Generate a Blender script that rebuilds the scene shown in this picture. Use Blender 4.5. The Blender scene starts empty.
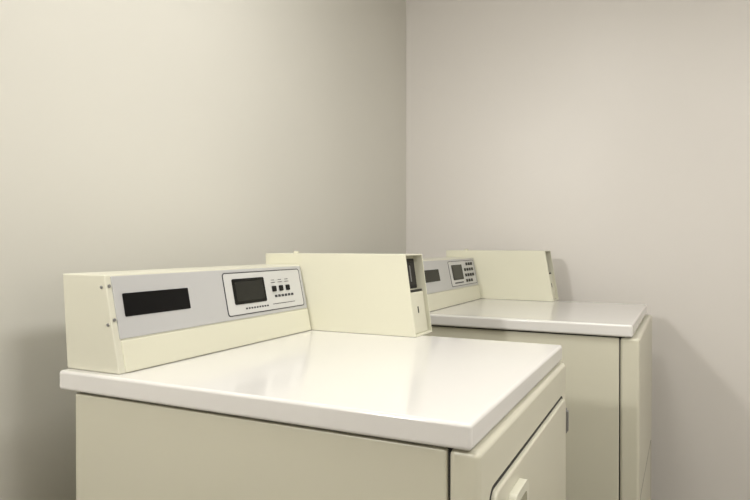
import bpy, bmesh, math
from mathutils import Vector, Matrix

def lin(c):
    return tuple(((v/255)/12.92 if v/255<=0.04045 else ((v/255+0.055)/1.055)**2.4) for v in c)+(1,)

def mat(name, rgb, rough=0.5, metal=0.0, noise=0.0, nscale=8, bump=0.0, bscale=200, spec=0.5, coat=0.0):
    m=bpy.data.materials.new(name); m.use_nodes=True
    nt=m.node_tree; b=nt.nodes["Principled BSDF"]
    b.inputs["Roughness"].default_value=rough; b.inputs["Metallic"].default_value=metal
    b.inputs["Specular IOR Level"].default_value=spec
    b.inputs["Coat Weight"].default_value=coat; b.inputs["Coat Roughness"].default_value=0.08
    tc=nt.nodes.new("ShaderNodeTexCoord")
    n=nt.nodes.new("ShaderNodeTexNoise"); n.inputs["Scale"].default_value=nscale; n.inputs["Detail"].default_value=4
    nt.links.new(tc.outputs["Object"],n.inputs["Vector"])
    r=nt.nodes.new("ShaderNodeValToRGB")
    c=lin(rgb)
    r.color_ramp.elements[0].position=0.3; r.color_ramp.elements[1].position=0.7
    r.color_ramp.elements[0].color=tuple(x*(1-noise) for x in c[:3])+(1,)
    r.color_ramp.elements[1].color=tuple(min(1,x*(1+noise)) for x in c[:3])+(1,)
    nt.links.new(n.outputs["Fac"],r.inputs["Fac"]); nt.links.new(r.outputs["Color"],b.inputs["Base Color"])
    if bump>0:
        n2=nt.nodes.new("ShaderNodeTexNoise"); n2.inputs["Scale"].default_value=bscale; n2.inputs["Detail"].default_value=3
        nt.links.new(tc.outputs["Object"],n2.inputs["Vector"])
        bp=nt.nodes.new("ShaderNodeBump"); bp.inputs["Strength"].default_value=bump; bp.inputs["Distance"].default_value=0.001
        nt.links.new(n2.outputs["Fac"],bp.inputs["Height"]); nt.links.new(bp.outputs["Normal"],b.inputs["Normal"])
    return m

M_wallL=mat("wall_paint_cream",(217,215,206),0.30,noise=0.015,nscale=2,bump=0.12,bscale=60)
M_wallR=mat("wall_paint_grey",(218,214,208),0.40,noise=0.015,nscale=2,bump=0.12,bscale=60)
M_ceil=mat("ceiling_paint",(232,230,226),0.8,noise=0.01)
M_base=mat("baseboard_paint",(200,196,182),0.5,noise=0.01)
M_enamel=mat("cream_enamel",(207,205,188),0.32,noise=0.01,nscale=3)
M_cab=mat("cabinet_enamel",(198,195,177),0.34,noise=0.01,nscale=3)
M_box=mat("coin_box_enamel",(214,212,192),0.3,noise=0.01,nscale=3)
M_lid=mat("white_porcelain_lid",(214,212,208),0.15,noise=0.008,nscale=3,coat=0.2)
M_silver=mat("silver_overlay",(188,188,187),0.33,metal=0.1,noise=0.01)
M_label=mat("label_plate",(200,200,197),0.35,noise=0.01)
M_black=mat("black_window",(8,8,9),0.22,noise=0.02,nscale=60,spec=0.2)
M_lcd=mat("lcd_glass",(38,38,35),0.2,noise=0.05,nscale=60,spec=0.2)
M_dark=mat("dark_gap",(40,38,34),0.7,noise=0.05)
M_ink=mat("printed_ink",(50,50,54),0.6,noise=0.02)
M_metal=mat("zinc_metal",(150,150,150),0.35,metal=0.9,noise=0.05,nscale=40)

def floor_mat():
    m=bpy.data.materials.new("vinyl_tile"); m.use_nodes=True; nt=m.node_tree; b=nt.nodes["Principled BSDF"]
    tc=nt.nodes.new("ShaderNodeTexCoord"); br=nt.nodes.new("ShaderNodeTexBrick")
    br.offset=0; br.inputs["Scale"].default_value=1; br.inputs["Brick Width"].default_value=0.305; br.inputs["Row Height"].default_value=0.305
    br.inputs["Mortar Size"].default_value=0.002
    br.inputs["Color1"].default_value=lin((150,144,134)); br.inputs["Color2"].default_value=lin((142,137,127)); br.inputs["Mortar"].default_value=lin((90,84,76))
    nt.links.new(tc.outputs["Object"],br.inputs["Vector"]); nt.links.new(br.outputs["Color"],b.inputs["Base Color"]); b.inputs["Roughness"].default_value=0.4
    return m
M_floor=floor_mat()

def new_obj(name, me, m, parent=None, bevel=0, seg=3):
    o=bpy.data.objects.new(name,me); bpy.context.collection.objects.link(o)
    me.materials.append(m)
    if bevel>0:
        for p in me.polygons: p.use_smooth=True
        bv=o.modifiers.new("bevel","BEVEL"); bv.width=bevel; bv.segments=seg; bv.limit_method='ANGLE'; bv.angle_limit=math.radians(25)
        wn=o.modifiers.new("wn","WEIGHTED_NORMAL"); wn.keep_sharp=False; wn.weight=100
    if parent: o.parent=parent
    return o

def finish(name,v,f,m,parent,bevel=0,seg=3):
    me=bpy.data.meshes.new(name); me.from_pydata(v,[],f)
    bm=bmesh.new(); bm.from_mesh(me); bmesh.ops.recalc_face_normals(bm,faces=bm.faces); bm.to_mesh(me); bm.free()
    return new_obj(name,me,m,parent,bevel,seg)

def box(name,x0,x1,y0,y1,z0,z1,m,parent=None,bevel=0,seg=3,M=None):
    v=[Vector(p) for p in [(x0,y0,z0),(x1,y0,z0),(x1,y1,z0),(x0,y1,z0),(x0,y0,z1),(x1,y0,z1),(x1,y1,z1),(x0,y1,z1)]]
    if M: v=[M@p for p in v]
    return finish(name,v,[(0,3,2,1),(4,5,6,7),(0,1,5,4),(1,2,6,5),(2,3,7,6),(3,0,4,7)],m,parent,bevel,seg)

def prism(name,prof,y0,y1,m,parent=None,bevel=0,seg=3):
    n=len(prof)
    v=[Vector((p[0],y0,p[1])) for p in prof]+[Vector((p[0],y1,p[1])) for p in prof]
    f=[tuple(range(n)),tuple(range(2*n-1,n-1,-1))]+[(i,(i+1)%n,n+(i+1)%n,n+i) for i in range(n)]
    return finish(name,v,f,m,parent,bevel,seg)

def rrect(a0,a1,b0,b1,r,n=6):
    pts=[]
    for cx,cy,s in [(a1-r,b1-r,0),(a0+r,b1-r,90),(a0+r,b0+r,180),(a1-r,b0+r,270)]:
        for i in range(n+1):
            t=math.radians(s+90*i/n); pts.append((cx+r*math.cos(t),cy+r*math.sin(t)))
    return pts

def plate(name,pts,w0,w1,m,M,parent,bevel=0,seg=2):
    n=len(pts)
    v=[M@Vector((w0,a,b)) for a,b in pts]+[M@Vector((w1,a,b)) for a,b in pts]
    f=[tuple(range(n)),tuple(range(2*n-1,n-1,-1))]+[(i,(i+1)%n,n+(i+1)%n,n+i) for i in range(n)]
    return finish(name,v,f,m,parent,bevel,seg)

def frame(name,outer,inner,w0,w1,m,M,parent):
    n=len(outer)
    L=[(outer,w0),(outer,w1),(inner,w1),(inner,w0)]
    v=[];f=[]
    for pts,w in L: v+=[M@Vector((w,a,b)) for a,b in pts]
    for k in range(4):
        k2=(k+1)%4
        for i in range(n): f.append((k*n+i,k*n+(i+1)%n,k2*n+(i+1)%n,k2*n+i))
    return finish(name,v,f,m,parent)

def disc(a,b,r,n=20): return [(a+r*math.cos(2*math.pi*i/n),b+r*math.sin(2*math.pi*i/n)) for i in range(n)]

LID=0.914; W=0.686; DP=0.765
VERT=Matrix(((0,1,0,0),(0,0,1,0),(1,0,0,0),(0,0,0,1)))

def dryer(name, fx, fy, rot=0, grid=False):
    """fx,fy = near front corner of the lid"""
    P=bpy.data.objects.new(name,None); bpy.context.collection.objects.link(P)
    r=math.radians(rot)
    P.location=(fx-DP*math.cos(r),fy-DP*math.sin(r),0); P.rotation_euler=(0,0,r)
    q=DP-0.752
    qf=q+(0.010 if grid else 0)
    box("cabinet_shell",0.028,0.716+q,0.012,W-0.012,0.03,LID-0.040,M_cab,P,0.004)
    box("lid_shadow_gap",0.034,0.73+q,0.018,W-0.018,LID-0.044,LID-0.03,M_dark,P)
    box("panel_seam",0.71+q,0.722+q,0.016,W-0.016,0.04,LID-0.042,M_dark,P)
    box("front_panel",0.7185+q,0.760+qf,0.010,W-0.002,0.09,LID-0.038,M_cab,P,0.009,4)
    box("toe_panel",0.70+q,0.735+q,0.014,W-0.014,0.03,0.088,M_cab,P,0.003)
    for i,(x,y) in enumerate([(0.07,0.06),(0.07,W-0.06),(0.68,0.06),(0.68,W-0.06)]):
        plate("foot_%d"%(i+1),disc(x,y,0.02),0.0,0.035,M_dark,VERT,P)
    box("lid",0.0,DP,0.0,W,LID-0.035,LID,M_lid,P,0.006,4)
    D=Matrix.Translation((qf,0,0))
    dz1=LID-0.105; dz0=dz1-0.50
    if not grid:
        frame("door_gap",rrect(0.052,0.640,dz0-0.005,dz1+0.005,0.022),rrect(0.06,0.632,dz0+0.003,dz1-0.003,0.02),0.759,0.7606,M_dark,D,P)
        plate("door",rrect(0.056,0.636,dz0,dz1,0.02),0.755,0.768,M_cab,D,P,0.004,3)
        ho=rrect(0.120,0.205,dz1-0.20,dz1-0.025,0.014); hi=rrect(0.134,0.191,dz1-0.186,dz1-0.039,0.008)
        frame("door_handle",ho,hi,0.766,0.780,M_enamel,D,P)
        plate("handle_recess",hi,0.7675,0.7685,M_enamel,D,P)
        box("handle_grip",0.769+q,0.778+q,0.135,0.155,dz1-0.186,dz1-0.039,M_enamel,P,0.003)
        for k,z in enumerate((dz1-0.075,dz0+0.06)):
            box("hinge_%d"%(k+1),0.758+q,0.772+q,0.637,0.647,z,z+0.045,M_metal,P,0.002)
            plate("hinge_pin_%d"%(k+1),disc(0.766+q,0.642,0.003,12),z-0.004,z+0.05,M_metal,VERT,P)
    else:
        frame("service_panel_gap",rrect(0.052,0.634,0.12,0.42,0.010),rrect(0.0545,0.6315,0.1225,0.4175,0.009),0.759,0.7603,M_dark,D,P)
    # console
    y0,y1=0.018,0.640
    z=LID
    prof=[(0.0,z),(-0.012,z+0.172),(0.083+q,z+0.172),(0.119+q,z)]
    prism("console_housing",prof,y0,y1,M_enamel,P,0.003)
    t=Vector((-0.036,0,0.172)).normalized(); n=Vector((0.172,0,0.036)).normalized()
    C=Matrix(((n.x,0,t.x,0.119+q),(0,1,0,0),(n.z,0,t.z,z),(0,0,0,1)))   # (w,a,b)
    plate("console_overlay",[(y0+0.012,0.060),(y1-0.002,0.060),(y1-0.002,0.172),(y0+0.012,0.172)],-0.002,0.0022,M_silver,C,P,0.001)
    plate("console_kick_strip",[(y0+0.014,0.001),(y1-0.002,0.001),(y1-0.002,0.057),(y0+0.014,0.057)],-0.002,0.003,M_box,C,P,0.002)
    for b in (0.095,0.155):
        plate("screw",disc(y0+0.0065,b,0.003,12),0.0,0.002,M_metal,C,P)
    E=Matrix(((0,1,0,0),(-1,0,0,y0),(0,0,1,z),(0,0,0,1)))
    for a,b in ((0.090,0.150),(0.106,0.085)):
        plate("end_screw",disc(a,b,0.003,14),0.0,0.002,M_metal,E,P,0.001)
    plate("display_window",rrect(0.048,0.212,0.098,0.140,0.002),0.0022,0.0034,M_black,C,P)
    fo=rrect(0.322,0.626,0.068,0.165,0.008); fi=rrect(0.3240,0.6240,0.0700,0.1630,0.0065)
    plate("control_label",fi,0.0022,0.0030,M_label,C,P)
    frame("control_outline",fo,fi,0.002,0.0034,M_ink,C,P)
    plate("lcd_bezel",rrect(0.350,0.468,0.092,0.150,0.004),0.003,0.0042,M_black,C,P)
    plate("lcd_screen",rrect(0.358,0.460,0.099,0.143,0.003),0.0042,0.0046,M_lcd,C,P)
    if not grid:
        for i,a in enumerate((0.504,0.533,0.562)):
            plate("button_%d"%(i+1),rrect(a-0.008,a+0.008,0.112,0.126,0.002),0.003,0.006,M_black,C,P,0.001)
            plate("button_label_%d"%(i+1),rrect(a-0.009,a+0.009,0.134,0.1355,0.0007),0.003,0.0034,M_ink,C,P)
            plate("button_label_b_%d"%(i+1),rrect(a-0.007,a+0.007,0.140,0.1415,0.0007),0.003,0.0034,M_ink,C,P)
        for i in range(6):
            a=0.503+i*0.014
            plate("price_mark_%d"%(i+1),rrect(a,a+0.010,0.098,0.104,0.001),0.003,0.0036,M_ink,C,P)
        for i in range(9):
            a=0.385+i*0.010
            plate("label_letter_%d"%(i+1),rrect(a,a+0.0065,0.079,0.083,0.0008),0.003,0.0034,M_ink,C,P)
        plate("label_line_2",rrect(0.49,0.585,0.0815,0.083,0.0006),0.003,0.0034,M_ink,C,P)
    else:
        for i,a in enumerate((0.500,0.530,0.560,0.590)):
            for j,b in enumerate((0.084,0.106,0.128,0.150)):
                if (i==3 and j==0) or (i==0 and j==3): continue
                plate("button_%d_%d"%(i+1,j+1),rrect(a-0.009,a+0.009,b-0.006,b+0.006,0.002),0.003,0.006,M_black,C,P,0.001)
        plate("label_line_1",rrect(0.36,0.46,0.078,0.083,0.001),0.003,0.0034,M_ink,C,P)
    # coin box
    a0,a1=0.641,0.752; H=0.201
    xb=-0.020 if grid else -0.012; xt=0.3875+q-(0.006 if grid else 0); xo=0.416+q
    s=(xo-xt)/H
    def xf(h): return xo-s*h
    th=0.003
    prism("coin_box_body",[(xb,z+0.001),(xb,z+H-0.003),(xf(H-0.003)-0.026,z+H-0.003),(xf(0)-0.026,z+0.001)],a0+th,a1-th,M_box,P)
    full=[(xb-0.002,z+0.0005),(xb-0.002,z+H),(xt,z+H),(xo,z+0.0005)]
    prism("coin_box_side_near",full,a0,a0+th,M_box,P,0.001,2)
    prism("coin_box_side_far",full,a1-th,a1,M_box,P,0.001,2)
    prism("coin_box_top",[(xb,z+H-th),(xb,z+H),(xt,z+H),(xt+0.0004,z+H-th)],a0+th,a1-th,M_box,P)
    prism("coin_box_bottom",[(xb,z+0.0006),(xb,z+0.004),(xo-0.001,z+0.004),(xo,z+0.0006)],a0+th,a1-th,M_box,P)
    t2=Vector((-s,0,1)).normalized(); n2=Vector((1,0,s)).normalized()
    B=Matrix(((n2.x,0,t2.x,xo),(0,1,0,0),(n2.z,0,t2.z,z),(0,0,0,1)))
    plate("coin_vault_door",rrect(a0+0.008,a1-0.008,0.006,0.108,0.003),-0.026,-0.008,M_box,B,P,0.002)
    plate("vault_keyhole",rrect((a0+a1)/2-0.003,(a0+a1)/2+0.003,0.055,0.072,0.002),-0.0082,-0.0074,M_dark,B,P)
    plate("vault_door_gap",rrect(a0+0.004,a1-0.004,0.109,0.114,0.001),-0.0265,-0.012,M_dark,B,P)
    plate("coin_mech_recess",rrect(a0+0.006,a1-0.006,0.118,0.194,0.003),-0.0255,-0.0235,M_dark,B,P)
    plate("coin_acceptor",rrect(a0+0.030,a1-0.045,0.126,0.184,0.004),-0.024,-0.014,M_dark,B,P,0.002)
    plate("coin_slot",rrect(a0+0.046,a0+0.052,0.135,0.176,0.001),-0.0142,-0.0132,M_metal,B,P)
    plate("coin_box_top_lock",disc(0.05,(a0+a1)/2,0.008,16),z+H,z+H+0.006,M_box,VERT,P,0.001)
    return P

dryer("clothes_dryer",-0.229,0.744)
dryer("clothes_dryer.001",-0.109,1.862,-0.8,True)

# ---- room
XL,XR,YN,YF,CH=-1.178,1.55,-1.5,2.76,2.44
t=0.1
box("wall_left",XL-t,XL,YN-t,YF+t,0,CH,M_wallL)
box("wall_far",XL,XR,YF,YF+t,0,CH,M_wallR)
box("wall_right",XR,XR+t,YN-t,YF+t,0,CH,M_wallR)
box("wall_near",XL,XR,YN-t,YN,0,CH,M_wallR)
box("floor",XL-t,XR+t,YN-t,YF+t,-t,0,M_floor)
box("ceiling",XL-t,XR+t,YN-t,YF+t,CH,CH+t,M_ceil)
box("baseboard_left",XL,XL+0.012,YN,YF,0,0.1,M_base)
box("baseboard_far",XL+0.012,XR-0.012,YF-0.012,YF,0,0.1,M_base)
box("baseboard_right",XR-0.012,XR,YN,YF,0,0.1,M_base)
box("baseboard_near",XL+0.012,XR-0.012,YN,YN+0.012,0,0.1,M_base)

def diffuser_mat(col):
    m=bpy.data.materials.new("diffuser"); m.use_nodes=True
    b=m.node_tree.nodes["Principled BSDF"]; b.inputs["Base Color"].default_value=(0.9,0.9,0.85,1)
    b.inputs["Emission Color"].default_value=col+(1,); b.inputs["Emission Strength"].default_value=2
    return m
def ceiling_light(name,x,y,sx,sy,power,col):
    P=bpy.data.objects.new(name,None); bpy.context.collection.objects.link(P); P.location=(x,y,CH)
    box("fixture_housing",-sx/2-0.02,sx/2+0.02,-sy/2-0.02,sy/2+0.02,-0.05,0,M_ceil,P,0.004)
    box("diffuser",-sx/2,sx/2,-sy/2,sy/2,-0.056,-0.0501,diffuser_mat(col),P)
    L=bpy.data.lights.new(name+"_lamp","AREA"); L.shape='RECTANGLE'; L.size=sx; L.size_y=sy; L.energy=power; L.color=col
    o=bpy.data.objects.new("lamp",L); bpy.context.collection.objects.link(o); o.parent=P; o.location=(0,0,-0.06)
ceiling_light("ceiling_light",-0.4,1.15,0.3,0.3,9,(1,0.985,0.95))
ceiling_light("ceiling_light.001",0.85,0.75,0.5,1.0,28,(1,0.985,0.955))

def wall_light(name,y,z,power,col):
    P=bpy.data.objects.new(name,None); bpy.context.collection.objects.link(P); P.location=(XL,y,z)
    box("backplate",0,0.02,-0.08,0.08,-0.10,0.10,M_metal,P,0.004)
    box("lamp_body",0.0201,0.20,-0.06,0.055,-0.09,0.09,M_ceil,P,0.006)
    box("diffuser",0.035,0.19,0.0555,0.06,-0.08,0.08,diffuser_mat(col),P)
    L=bpy.data.lights.new(name+"_lamp","AREA"); L.shape='RECTANGLE'; L.size=0.15; L.size_y=0.16; L.energy=power; L.color=col
    o=bpy.data.objects.new("lamp",L); bpy.context.collection.objects.link(o); o.parent=P; o.location=(0.12,0.066,0)
    o.rotation_euler=Vector((0.28,1,-0.12)).to_track_quat('-Z','Y').to_euler()
wall_light("wall_light",-0.7,1.95,32,(1,0.97,0.925))

w=bpy.data.worlds.new("world"); bpy.context.scene.world=w; w.use_nodes=True
w.node_tree.nodes["Background"].inputs[0].default_value=(0.5,0.5,0.5,1); w.node_tree.nodes["Background"].inputs[1].default_value=0.05

cam=bpy.data.cameras.new("camera"); co=bpy.data.objects.new("camera",cam); bpy.context.collection.objects.link(co)
cam.sensor_width=36; cam.lens=618/750*36; cam.clip_start=0.01
co.location=(0,0,1.138); co.rotation_euler=(math.radians(90-0.464),0,math.radians(26))
bpy.context.scene.camera=co
vs=bpy.context.scene.view_settings; vs.view_transform='Standard'; vs.look='None'; vs.exposure=0; vs.gamma=1
